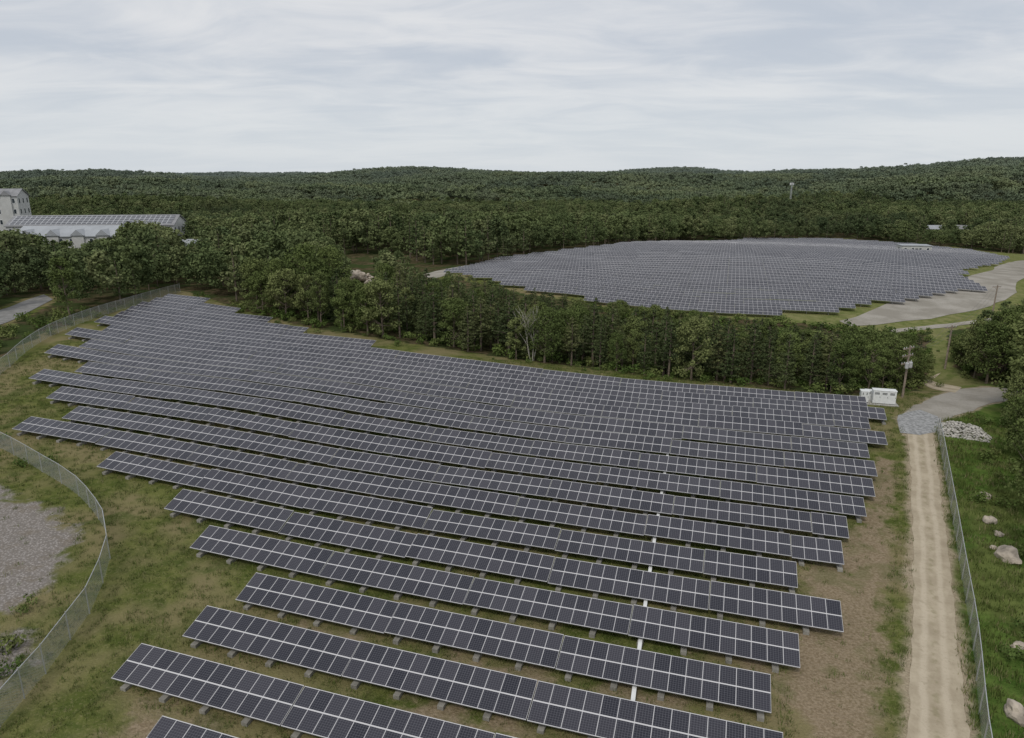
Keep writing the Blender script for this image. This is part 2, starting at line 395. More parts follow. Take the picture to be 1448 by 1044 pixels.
for k,(a,b_) in ROWS.items():
    c=38.57+4.72*(k-3); s0,s1=endS(c,a),endS(c,b_); rowinfo.append((c,s0,s1)); build_row(c,s0,s1)
A2=np.array(arr2); cc=A2@Nn; c=cc.min()+2
while c<cc.max()-1:
    ss=np.linspace(-150,250,1601); x=E[0]*ss+Nn[0]*c; y=E[1]*ss+Nn[1]*c
    ins=polydist(x,y,arr2)>-.5
    if ins.any():
        i0=np.argmax(ins); i1=len(ins)-1-np.argmax(ins[::-1])
        s0=round(ss[i0]/4)*4; s1=round(ss[i1]/4)*4
        if s1-s0>=8: build_row(c,s0,s1,False)
    c+=5.1
# cable tray across the rows
TR=catmull(GP([(893,1012),(905,915),(925,770),(945,640)]),1.0); b=MB()
M_TRAY=simple('painted_tray',(.70,.70,.68),.5,0,.06)
for i in range(len(TR)-1):
    p,q2=TR[i],TR[i+1]; d=(q2-p)/np.linalg.norm(q2-p); w=np.array([-d[1],d[0]])*.13
    V8=[]
    for z in (.36,.50):
        for pt in (p-w,p+w,q2+w,q2-w): V8.append((pt[0],pt[1],tz(pt[0],pt[1])+z))
    b.add(V8,[(4,7,6,5),(0,1,2,3),(0,4,5,1),(3,2,6,7),(0,3,7,4),(1,5,6,2)],0)
    if i%2==0:
        g=tz(*p); b.box(p[0]-.05,p[0]+.05,p[1]-.05,p[1]+.05,g-.05,g+.37,0)
b.obj('cable_tray',[M_TRAY])
# ------------------------------------------------------------------ vegetation materials
def foliage(name,dark,light,warm=None,stand=False,far=None):
    m,N=newmat(name); oi=N.n('ShaderNodeObjectInfo').outputs['Random']
    f=N.m('MULTIPLY_ADD',N.attr('tone'),.45,N.m('MULTIPLY',oi,.55))
    c=N.mix(f,dark,light)
    if warm: 
        r2=N.m('FRACT',N.m('MULTIPLY',oi,7.31)); c=N.mix(N.m('MULTIPLY',N.ss(r2,.6,.95),.8),c,warm)
    if stand:
        s1=N.noise(N.pos(),.006,3,.6); c=N.mix(N.m('MULTIPLY',N.ss(s1,.50,.62),.6),c,(dark[0]*.75,dark[1]*.75,dark[2]*.95))
        s2=N.noise(N.pos(),.011,2,.6,.3); c=N.mix(N.m('MULTIPLY',N.ss(s2,.53,.64),.5),c,(.19,.21,.095))
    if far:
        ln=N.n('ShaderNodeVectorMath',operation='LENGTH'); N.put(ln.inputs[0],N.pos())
        c=N.mix(N.m('MULTIPLY',N.ss(ln.outputs[1],500,3300),.85),c,far)  # aerial haze painted into the leaf colour, growing with distance from world origin
    N.out(N.diff(c)); return m
M_DEC=foliage('broadleaf_foliage',(.064,.090,.030),(.148,.182,.062),(.175,.195,.078))
M_PINE=foliage('pine_needles',(.048,.067,.030),(.106,.128,.053),(.150,.158,.070))
M_MID=foliage('mixed_canopy',(.070,.098,.042),(.160,.192,.080),(.185,.205,.095),True)
M_FAR=foliage('distant_canopy_hazed',(.090,.120,.062),(.175,.207,.105),(.12,.14,.085),True,(.200,.238,.218))
M_BARK=simple('bark',(.15,.12,.09),.95,0,.3,4); M_PALE=simple('pale_bark',(.42,.39,.34),.9,0,.2,4)
M_SHRUB=foliage('shrub_leaves',(.055,.09,.024),(.13,.175,.05),(.16,.18,.065))
M_GRASS=foliage('grass_blades',(.06,.09,.022),(.14,.17,.05),(.24,.22,.11))
def deciduous(h,cr,ncl,per,size,trunk=True,mats=(0,1),base=.28):
    b=MB(); top=(random.uniform(-.4,.4),random.uniform(-.4,.4))
    if trunk:
        r=h*.017; pts=[(0,0,-.3)]
        for i in range(1,6): t=i/5; pts.append((top[0]*t+random.uniform(-.1,.1),top[1]*t+random.uniform(-.1,.1),h*.72*t))
        b.tube(pts,[r*1.4]+[r*(1-.16*i) for i in range(1,6)],6,mats[1])
    for i in range(ncl):
        t=random.random()**.8; z=h*(base+(.93-base)*t); pr=math.sin(math.pi*(.18+.74*t))**.7
        an=random.random()*6.283; rr=cr*pr*random.uniform(.3,1.05)**.6*.85
        c=(math.cos(an)*rr+top[0]*t,math.sin(an)*rr+top[1]*t,z)
        R=cr*random.uniform(.17,.36)
        if trunk and i%2==0:
            z0=max(h*.2,z-rr*.9); m_=(c[0]*.5,c[1]*.5,(z0+z)/2-.1)
            b.tube([(top[0]*.4,top[1]*.4,z0),m_,c],[h*.008,h*.005,h*.002],4,mats[1],False)
        b.clump(c,R,per,size,mats[0],.7,.3,False,.9)
    b.clump((top[0],top[1],h*.92),cr*.28,per,size,mats[0],.8)
    return b
def pine(h,r,per,size,whorls=11,base=.22):
    b=MB(); rt=h*.014
    b.tube([(0,0,-.3),(random.uniform(-.1,.1),random.uniform(-.1,.1),h*.5),(0,0,h)],[rt*1.3,rt,rt*.25],6,1)
    for w in range(whorls):
        t=w/(whorls-1); z=h*(base+(.95-base)*t); L=r*(1-t)**.65*random.uniform(.75,1.1)+.25
        if t<.15: L*=.75
        nb=6 if t<.6 else 4; a0=random.random()*6
        for k in range(nb):
            if random.random()<.12: continue
            an=a0+6.283*k/nb+random.uniform(-.3,.3); l=L*random.uniform(.6,1.15)
            tip=(math.cos(an)*l,math.sin(an)*l,z+l*random.uniform(.05,.35))
            if w%2==0: b.tube([(0,0,z-.1),tip],[h*.005,h*.0015],3,1,False)
            for f in (.5,.95):
                if l<.7 and f<.9: continue
                b.clump((tip[0]*f,tip[1]*f,z+(tip[2]-z)*f),max(.28,l*.28),per,size,0,.5,.35,False,.8)
    b.clump((0,0,h*.96),.3,per,size,0,1.6)
    return b
PINES=[pine(10,r,17,.155,wh,ba).mesh('pine_tree',[M_PINE,M_BARK]) for r,wh,ba in ((2.3,13,.15),(1.9,12,.25),(2.6,13,.12),(2.1,11,.32),(1.7,14,.15))]
DECS=[deciduous(12,cr,n,88,.185,True,(0,1),ba).mesh('deciduous_tree',[M_DEC,M_BARK]) for cr,n,ba in ((4.2,56,.2),(3.4,46,.25),(4.8,62,.15),(3.0,40,.25),(3.9,50,.1))]
MID=[deciduous(12,cr,n,34,.36,False,(0,1),ba).mesh('canopy_tree',[M_MID,M_BARK]) for cr,n,ba in ((4.4,34,.25),(3.6,28,.3),(5.0,38,.2),(3.9,30,.25))]
MID+=[pine(12,2.9,6,.36,9,.2).mesh('canopy_pine',[M_MID,M_BARK]),pine(12,2.3,6,.34,9,.3).mesh('canopy_pine',[M_MID,M_BARK])]
FARM=[]
for q_ in range(5):
    b=MB()
    for i in range(30):
        x,y=random.uniform(-18,18),random.uniform(-18,18); h=random.uniform(8,16); R=random.uniform(2.6,5.2)
        b.clump((x,y,h-R*.8),R,60,.95,0,.85,.3,True,.5)
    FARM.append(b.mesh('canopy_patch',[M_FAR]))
TUFT=[]
for q_ in range(4):
    b=MB()
    for i in range(16):
        x,y=random.gauss(0,.16),random.gauss(0,.16); an=random.random()*6.28; h=random.uniform(.12,.34); l=random.uniform(.02,.16); w_=.018
        ca,sa=math.cos(an),math.sin(an)
        b.add([(x-sa*w_,y+ca*w_,0),(x+sa*w_,y-ca*w_,0),(x+ca*l,y+sa*l,h)],[(0,1,2)],0,None,random.random())
    TUFT.append(b.mesh('grass_tuft',[M_GRASS]))
SHR=[]
for q_ in range(4):
    b=MB()
    for i in range(7): b.clump((random.gauss(0,.35),random.gauss(0,.35),random.uniform(.2,.7)),random.uniform(.25,.45),26,.10,0,.8)
    SHR.append(b.mesh('shrub',[M_SHRUB]))
# ------------------------------------------------------------------ instancing
def scatter(name,pts,scl,meshes):
    c=bpy.data.collections.new(name+'_kinds')
    for i,me_ in enumerate(meshes):
        o=bpy.data.objects.new('%s_kind_%02d'%(name,i),me_); c.objects.link(o)
    me=bpy.data.meshes.new(name); n=len(pts); me.vertices.add(n); me.vertices.foreach_set('co',np.asarray(pts,np.float32).ravel())
    for nm,ty,v in (('rz','FLOAT',rng.uniform(0,6.28,n)),('sc','FLOAT',scl),('ki','INT',rng.integers(0,len(meshes),n) )):
        a=me.attributes.new(nm,ty,'POINT'); a.data.foreach_set('value',np.asarray(v,np.float32 if ty=='FLOAT' else np.int32))
    ob=bpy.data.objects.new(name,me); COL.objects.link(ob)
    gt=bpy.data.node_groups.new(name,'GeometryNodeTree'); gt.interface.new_socket('Geometry',in_out='INPUT',socket_type='NodeSocketGeometry'); gt.interface.new_socket('Geometry',in_out='OUTPUT',socket_type='NodeSocketGeometry')
    A=NT(gt,False); gi=A.n('NodeGroupInput'); go=A.n('NodeGroupOutput'); ci=A.n('GeometryNodeCollectionInfo'); ci.inputs['Collection'].default_value=c
    ci.inputs['Separate Children'].default_value=True; ci.inputs['Reset Children'].default_value=True
    ip=A.n('GeometryNodeInstanceOnPoints'); ip.inputs['Pick Instance'].default_value=True
    def na(nm,t): x=A.n('GeometryNodeInputNamedAttribute',data_type=t); x.inputs['Name'].default_value=nm; return [o for o in x.outputs if o.enabled and o.name=='Attribute'][0]
    cx=A.n('ShaderNodeCombineXYZ'); A.put(cx.inputs[2],na('rz','FLOAT'))
    L=gt.links.new; L(gi.outputs[0],ip.inputs['Points']); L(ci.outputs[0],ip.inputs['Instance']); L(na('ki','INT'),ip.inputs['Instance Index'])
    L(cx.outputs[0],ip.inputs['Rotation']); L(na('sc','FLOAT'),ip.inputs['Scale']); L(ip.outputs[0],go.inputs[0])
    md=ob.modifiers.new('scatter','NODES'); md.node_group=gt; return ob
def jgrid(x0,x1,y0,y1,sp_x,j=.45):
    xs=np.arange(x0,x1,sp_x); ys=np.arange(y0,y1,sp_x); A,B=np.meshgrid(xs,ys); A=A.ravel()+rng.uniform(-j,j,A.size)*sp_x; B=B.ravel()+rng.uniform(-j,j,B.size)*sp_x
    return A,B
LX=[-400,0,30,60,100,150,175,200,240,262,290,340,420,480,494,526,545,590,640,700,850,1000,1090,1200,1280,1306,1340,1385,1400,1450,2000]
LY=[300,306,322,345,345,340,314,306,320,350,330,314,324,350,398,400,352,380,392,406,429,445,456,463,472,484,492,474,446,432,400]
FRX=[-2000,560,600,640,850,1090,1380,1450,2500]; FRY=[290,290,245,238,205,192,205,210,220]
HOUSES=((800,520,320,13,9,False),(818,530,317,10,8,False),(1290,335,343,13,7,True),(1322,520,319,11,8,False),(1362,530,319,12,8,False),(572,700,303,11,8,False),(905,560,312,10,8,False))
def cap_height(X,Y,h,r=3.0):
    z=terr(X,Y); px,py=project(X,np.maximum(Y,5),z+h)
    lim=np.interp(px,LX,LY)+rng.uniform(-10,14,len(X)); front=Y<np.interp(px,FRX,FRY)
    hm=ztop(lim,Y)-z
    near=(np.hypot(X,Y)<104)&(px>1300); hm=np.where(near,ztop(562+0*px,Y)-z,hm)
    h=np.where(front,np.minimum(h,hm),h)
    by=project(X,Y,z)[1]; rl=np.interp(px,[-200,0,40,75],[512,461,443,425])
    h=np.where((px<80)&(Y<175)&(by>rl-2),np.minimum(h,ztop(rl+1,Y)-z),h)   # low scrub along the road
    for p_,Yb,top,L,W,fl in HOUSES:
        xb=atY(p_,Yb,-8); k=(np.abs(X*Yb/np.maximum(Y,1)-xb)<L/2+3)&(Y<Yb)&(Y>Yb-110); h=np.where(k,np.minimum(h,np.maximum(ztop(top+5,Y)-z,.5)),h)
    return h
BLD=[(140,300,44),(105,262,26),(0,345,30),(265,285,12)]
def clear_bld(X,Y):
    ok=np.ones(len(X),bool)
    for px,Yb,r in BLD:
        xb=atY(px,Yb,0); ok&=((X-xb)**2+((Y-Yb)*2)**2)>r*r*.8
    for px,Yb,top,L,W,fl in HOUSES:
        xb=atY(px,Yb,-8); ok&=((X-xb)**2+(Y-Yb)**2)>(L*.7)**2
    return ok
A,B=jgrid(-175,160,60,200,3.5); ok=forest_ok(A,B)&clear_bld(A,B)&(np.hypot(A,B)<158)&(B>55); A,B=A[ok],B[ok]
px,_=project(A,B,terr(A,B)); H=np.where((px>540)&(px<1310),rng.uniform(6.5,12,len(A)),rng.uniform(8.5,15.5,len(A)))
H=cap_height(A,B,H)
cnt=0
for x,y,h,p in zip(A,B,H,px):
    if h<1.2 or p<-150 or p>1650: continue
    piney=random.random()<(.8 if 560<p<1180 else .2)
    if not piney and p<560 and random.random()<.25: continue
    if piney: mesh_=random.choice(PINES); s=h/10.3; nm='pine_tree'; sx=s*random.uniform(.9,1.25) if h>5 else s*1.5
    else: mesh_=random.choice(DECS); s=h/12.3; nm='deciduous_tree'; sx=s*random.uniform(.75,1.1) if h>6 else s*1.2
    place(nm,mesh_,(x,y,tz(x,y)),random.random()*6.28,(sx,sx,s)); cnt+=1
# undergrowth beneath the stand
A,B=jgrid(-175,130,60,200,2.6); ok=forest_ok(A,B)&(np.hypot(A,B)<162); A,B=A[ok],B[ok]; by=project(A,B,terr(A,B)); ok=(rng.random(len(A))<.75)&(by[0]>-120)&(by[0]<1560)&~((by[0]<80)&(by[1]>440)&(rng.random(len(A))<.6)); A,B=A[ok],B[ok]
scatter('undergrowth',np.stack([A,B,terr(A,B)],1),rng.uniform(.8,2.2,len(A)),SHR)
A,B=jgrid(-900,900,100,950,5.8); D=np.hypot(A,B)
ok=(D>158)&(D<940)&(np.abs(np.arctan2(A,B))<.86); A,B=A[ok],B[ok]; ok=forest_ok(A,B)&clear_bld(A,B); A,B=A[ok],B[ok]
H=rng.uniform(7.5,16.5,len(A))*(1+.15*np.sin(A/45)*np.sin(B/60)); H=cap_height(A,B,H); ok=H>2.5; A,B,H=A[ok],B[ok],H[ok]
scatter('forest',np.stack([A,B,terr(A,B)],1),H/12.2,MID); nmid=len(A)
A,B=jgrid(-3800,3800,500,4300,30,.35); D=np.hypot(A,B); ok=(D>925)&(D<4400)&(np.abs(np.arctan2(A,B))<.86)&clear_bld(A,B); A,B=A[ok],B[ok]
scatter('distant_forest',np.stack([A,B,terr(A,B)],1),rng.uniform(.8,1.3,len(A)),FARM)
# grass + shrubs
n=46000; A=rng.uniform(-75,62,n); B=rng.uniform(14,115,n)
pxx,pyy=project(A,B,terr(A,B)); ok=(pxx>-80)&(pxx<1530)&(pyy<1150)&(~forest_ok(A,B,2))
ok&=(polydist(A,B,road)<.1)
for sp_l in [soil_poly]+soils: ok&=(polydist(A,B,sp_l)<0)|(rng.random(n)<.15)
ok&=(polydist(A,B,gravL)<0)|(rng.random(n)<.06)
A,B=A[ok],B[ok]; pxx=pxx[ok]
sc=rng.uniform(.5,1.2,len(A))*np.where(pxx>1325,1.6,1)
scatter('grass',np.stack([A,B,terr(A,B)],1),sc,TUFT)
n=3000; A=rng.uniform(-110,120,n); B=rng.uniform(20,170,n); pxx,pyy=project(A,B,terr(A,B)); fy=np.interp(pxx,FX,FY)
lushz=(pxx>1385)&(pyy>590)&(polydist(A,B,road)<-2)
ok=(lushz&(rng.random(n)<.8))|((pyy-fy<7)&(pyy-fy>-2)&(rng.random(n)<.8))|((pxx>1300)&(pxx<1420)&(pyy>462)&(pyy<548)&(rng.random(n)<.35))|((pxx<110)&(pyy>620)&(rng.random(n)<.10))
ok&=(polydist(A,B,road)<-1)&(polydist(A,B,arr2_clear)<0)&(polydist(A,B,asph)<-1)
for c,s0,s1 in rowinfo:
    pc=A*Nn[0]+B*Nn[1]; ps=A*E[0]+B*E[1]; ok&=~((np.abs(pc-c)<2.3)&(ps>s0-1)&(ps<s1+1))
A,B=A[ok],B[ok]; scatter('shrubs',np.stack([A,B,terr(A,B)],1),rng.uniform(.4,1.4,len(A)),SHR)
def bare_tree(h,leafy):
    b=MB()
    def br(p,d,l,r,lev):
        q=p+d*l; mid=p+d*l*.5+Vector((random.uniform(-.1,.1),)*3)*l*.3
        b.tube([p,mid,q],[r,r*.8,r*.6],5,0,False)
        if lev==0:
            if random.random()<leafy: b.clump(tuple(q),.4,14,.09,1,.8)
            return
        for k in range(3):
            nd=(d+Vector((random.uniform(-.6,.6),random.uniform(-.6,.6),random.uniform(0,.35)))).normalized()
            br(p+d*l*random.uniform(.6,1),nd,l*random.uniform(.55,.75),r*.5,lev-1)
    for k in range(5):
        an=k*1.26; br(Vector((math.cos(an)*.25,math.sin(an)*.25,-.2)),Vector((math.cos(an)*.20,math.sin(an)*.20,1)).normalized(),h*.42,h*.011,3)
    return b
x,y=G(752,511); bt=bare_tree(10.2,.8).obj('birch_tree',[M_PALE,M_SHRUB],loc=(x,y+.4,tz(x,y)))
for px_,py_,h in ((1458,735,11.5),(1449,655,9.5),(1478,820,12),(1436,610,8),(1462,600,9)):
    x,y=G(px_,py_); place('deciduous_tree',random.choice(DECS),(x,y,tz(x,y)),random.random()*6,(h/15,h/15,h/12.2))
# ------------------------------------------------------------------ chain link fences
m,N=newmat('chain_link'); uv=N.n('ShaderNodeUVMap').outputs[0]; s_=N.n('ShaderNodeSeparateXYZ'); N.put(s_.inputs[0],uv)
def dia(sgn):
    x=N.m('FRACT',N.m('MULTIPLY',N.m('ADD',s_.outputs[0],N.m('MULTIPLY',s_.outputs[1],sgn)),9)); return N.m('LESS_THAN',x,.22)
f=N.m('MAXIMUM',dia(1),dia(-1)); tb=N.n('ShaderNodeBsdfTransparent'); mx=N.n('ShaderNodeMixShader')
N.put(mx.inputs[0],f); N.nt.links.new(tb.outputs[0],mx.inputs[1]); N.nt.links.new(N.bsdf((.40,.42,.40),.5,.3),mx.inputs[2]); N.out(mx.outputs[0]); M_LINK=m
M_GALV=simple('galvanised_post',(.45,.46,.46),.45,.5,.1)
def fence(pts,h=2.1,name='chain_link_fence'):
    C=catmull(pts,2.8); b=MB(); al=0
    for i,p in enumerate(C):
        z=tz(*p); b.tube([(p[0],p[1],z-.2),(p[0],p[1],z+h+.08)],[.04,.04],5,1)
        if i+1<len(C):
            q=C[i+1]; l=float(np.linalg.norm(q-p)); zq=tz(*q)
            b.add([(p[0],p[1],z+.05),(q[0],q[1],zq+.05),(q[0],q[1],zq+h),(p[0],p[1],z+h)],[(0,1,2,3)],0,[[(al,0),(al+l,0),(al+l,h),(al,h)]])
            b.tube([(p[0],p[1],z+h),(q[0],q[1],zq+h)],[.03,.03],4,1,False); al+=l
    return b.obj(name,[M_LINK,M_GALV])
fence(GP([(-120,1150),(-60,1090),(0,1030),(35,988),(65,953),(100,905),(127,868),(146,825),(156,790),(150,752),(112,702),(60,668),(0,634),(-60,612),(-100,590),(-80,565),(0,530),(35,500),(72,476),(130,452),(190,433),(255,414)]))
fence(GP([(1412,1200),(1389,1060),(1376,920),(1360,820),(1344,720),(1332,650),(1325,614)]))
# ------------------------------------------------------------------ rocks
M_ROCK=simple('rock',(.36,.31,.25),.9,0,.3,1.5); M_PALER=simple('pale_rock',(.42,.40,.36),.9,0,.25,2)
def rock(b,c,r,mat=0,sq=.65,sub=2):
    bm=bmesh.new(); bmesh.ops.create_icosphere(bm,subdivisions=sub,radius=1); off=Vector((random.random()*50,)*3); ax=[random.uniform(.7,1.3),random.uniform(.7,1.2),sq]
    vs=[]
    for v in bm.verts:
        k=1+.45*mnoise.noise(v.co*1.1+off)+.15*mnoise.noise(v.co*3+off); p=v.co*k
        vs.append((c[0]+p.x*r*ax[0],c[1]+p.y*r*ax[1],c[2]+p.z*r*ax[2]))
    bm.verts.index_update(); fs=[tuple(v.index for v in f.verts) for f in bm.faces]; bm.free(); b.add(vs,fs,mat)
for px_,py_,r in ((1391,704,.65),(1399,738,.6),(1412,757,.4),(1425,790,1.05),(1440,916,.4),(1438,1012,.9),(1404,775,.25)):
    x,y=G(px_,py_); b=MB(); rock(b,(x,y,tz(x,y)+r*.2),r,0,.7,3); b.obj('boulder',[M_ROCK])
b=MB(); pp=GP([(1326,599),(1345,596),(1385,605),(1402,620),(1398,626),(1328,616)])
xs=[p[0] for p in pp]; ys=[p[1] for p in pp]
for i in range(1500):
    x,y=random.uniform(min(xs),max(xs)),random.uniform(min(ys),max(ys)); d=float(polydist(x,y,pp))
    if d<0: continue
    rock(b,(x,y,tz(x,y)+random.random()*min(.5,d*.45)),random.uniform(.09,.22),0,.7,1)
b.obj('rock_pile',[M_PALER])
b=MB(); x0,y0=G(508,398)
for i in range(46): 
    dx,dy=random.gauss(0,3.0),random.gauss(0,2.5); hgt=max(0,5-math.hypot(dx,dy))*.9
    rock(b,(x0+dx,y0+dy,tz(x0,y0)+random.random()*hgt),random.uniform(.6,1.6),0,.7,2)
b.obj('rock_outcrop',[M_ROCK])
# ------------------------------------------------------------------ poles, cabinets, tower
M_WOOD=simple('weathered_wood',(.26,.21,.165),.9,0,.25,3); M_CER=simple('insulator',(.45,.45,.45),.3); M_WHITE=simple('white_paint',(.74,.75,.74),.45,0,.05)
M_CONC=simple('concrete',(.38,.37,.34),.9,0,.15,2); M_DARK=simple('dark_trim',(.05,.05,.055),.5)
def utility_pole(px_,py_,top,arms=2,trans=True,rot=.3):
    x,y=G(px_,py_); z=tz(x,y); h=float(ztop(top,y))-z; r=empty('utility_pole',(x,y,z),rot)
    b=MB(); b.tube([(0,0,-.5),(0,0,h*.5),(0,0,h)],[.17,.15,.11],8,0); b.obj('shaft',[M_WOOD],parent=r)
    for k in range(arms):
        zz=h-.45-k*1.1; b=MB(); b.box(-1.2,1.2,.10,.22,zz-.07,zz+.07,0)
        b.tube([(-.7,.12,zz-.02),(0,.12,zz-.6)],[.025,.025],4,0); b.tube([(.7,.12,zz-.02),(0,.12,zz-.6)],[.025,.025],4,0)
        for xx in (-1.1,-.55,.55,1.1): b.tube([(xx,.16,zz+.07),(xx,.16,zz+.14),(xx,.16,zz+.2),(xx,.16,zz+.3)],[.03,.07,.05,.03],6,1)
        b.obj('crossarm_%d'%(k+1),[M_WOOD,M_CER],parent=r)
    if trans:
        for i,xx in enumerate((-.42,.42)):
            b=MB(); b.tube([(xx,-.2,h-3.3),(xx,-.2,h-3.2),(xx,-.2,h-2.5),(xx,-.2,h-2.4)],[.2,.26,.26,.2],10,0); b.tube([(xx,-.2,h-2.4),(xx,-.2,h-2.1)],[.05,.03],5,0); b.obj('switch_unit_%d'%(i+1),[M_CER],parent=r)
    return r,(x,y,z+h)
u1=utility_pole(1276,562,489,3,True,.5); u2=utility_pole(1336,522,460,1,False,.3)
u3=utility_pole(1403,446,403,1,False,.3)
b=MB()
for off in (-.9,0,.9):
    p=Vector(u1[1])+Vector((off,0,-.2)); q=Vector(u2[1])+Vector((off,0,-.2)); pts=[p.lerp(q,t/10)-Vector((0,0,1.2*(1-(2*t/10-1)**2))) for t in range(11)]
    b.tube(pts,[.015]*11,4,0,False)
    p=q; q=Vector(u3[1])+Vector((off,0,-.2)); pts=[p.lerp(q,t/10)-Vector((0,0,1.2*(1-(2*t/10-1)**2))) for t in range(11)]; b.tube(pts,[.015]*11,4,0,False)
b.obj('power_lines',[M_DARK])
def cabinet(x,y,w,d,h,rot):
    z=tz(x,y)+.12; r=empty('electrical_cabinet',(x,y,z),rot)
    b=MB(); b.box(-w/2,w/2,-d/2,d/2,.1,h,0); b.obj('body',[M_WHITE],parent=r)
    b=MB(); b.box(-w/2-.06,w/2+.06,-d/2-.06,d/2+.06,h,h+.07,0); b.obj('roof_lip',[M_WHITE],parent=r)
    b=MB(); b.box(-w/2+.04,w/2-.04,-d/2+.04,d/2-.04,0,.1,0); b.obj('plinth',[M_DARK],parent=r)
    n=max(2,int(w/.9)); dw=w/n
    for i in range(n):
        b=MB(); x0=-w/2+i*dw; b.box(x0+.03,x0+dw-.03,-d/2-.03,-d/2,.16,h-.06,0)
        b.box(x0+dw-.14,x0+dw-.10,-d/2-.07,-d/2-.03,h*.5,h*.5+.16,1)
        for k in range(5): b.box(x0+.15,x0+dw-.2,-d/2-.045,-d/2-.03,h*.72+k*.07,h*.72+k*.07+.03,1)
        b.obj('door_%d'%(i+1),[M_WHITE,M_DARK],parent=r)
x,y=G(1244,573); b=MB(); b.box(-2.6,2.6,-1.3,1.6,-.4,.10,0); o=b.obj('concrete_pad',[M_CONC],loc=(x,y+1,tz(x,y))); o.rotation_euler=(0,0,-.25)
cabinet(x+.7,y+.6,2.9,1.1,1.9,-.25); cabinet(x-1.7,y+1.2,1.0,1.0,1.6,-.25); cabinet(x-.2,y+2.2,1.6,.9,1.4,-.25)
Yt=720; xt=atY(1117,Yt,0); zt=tz(xt,Yt); ht=float(ztop(258,Yt))-zt; r=empty('cell_tower',(xt,Yt,zt)); b=MB(); sd=[(1,0),(-.5,.87),(-.5,-.87)]
seg=14
for i in range(seg):
    za,zb=ht*i/seg,ht*(i+1)/seg; ra,rb=1.6-1.1*i/seg,1.6-1.1*(i+1)/seg
    for k in range(3):
        a_,c_=sd[k],sd[(k+1)%3]
        b.tube([(a_[0]*ra,a_[1]*ra,za),(a_[0]*rb,a_[1]*rb,zb)],[.14,.14],4,0,False)
        b.tube([(a_[0]*ra,a_[1]*ra,za),(c_[0]*rb,c_[1]*rb,zb)],[.07,.07],3,0,False)
        b.tube([(a_[0]*rb,a_[1]*rb,zb),(c_[0]*rb,c_[1]*rb,zb)],[.07,.07],3,0,False)
b.obj('mast',[M_GALV],parent=r); b=MB()
for k in range(9):
    an=k*.7; x_,y_=math.cos(an)*1.7,math.sin(an)*1.7; b.box(x_-.2,x_+.2,y_-.12,y_+.12,ht-2.6,ht-.4,0); b.tube([(x_,y_,ht-1.5),(0,0,ht-1.5)],[.05,.05],4,0)
b.obj('antennas',[M_WHITE],parent=r)
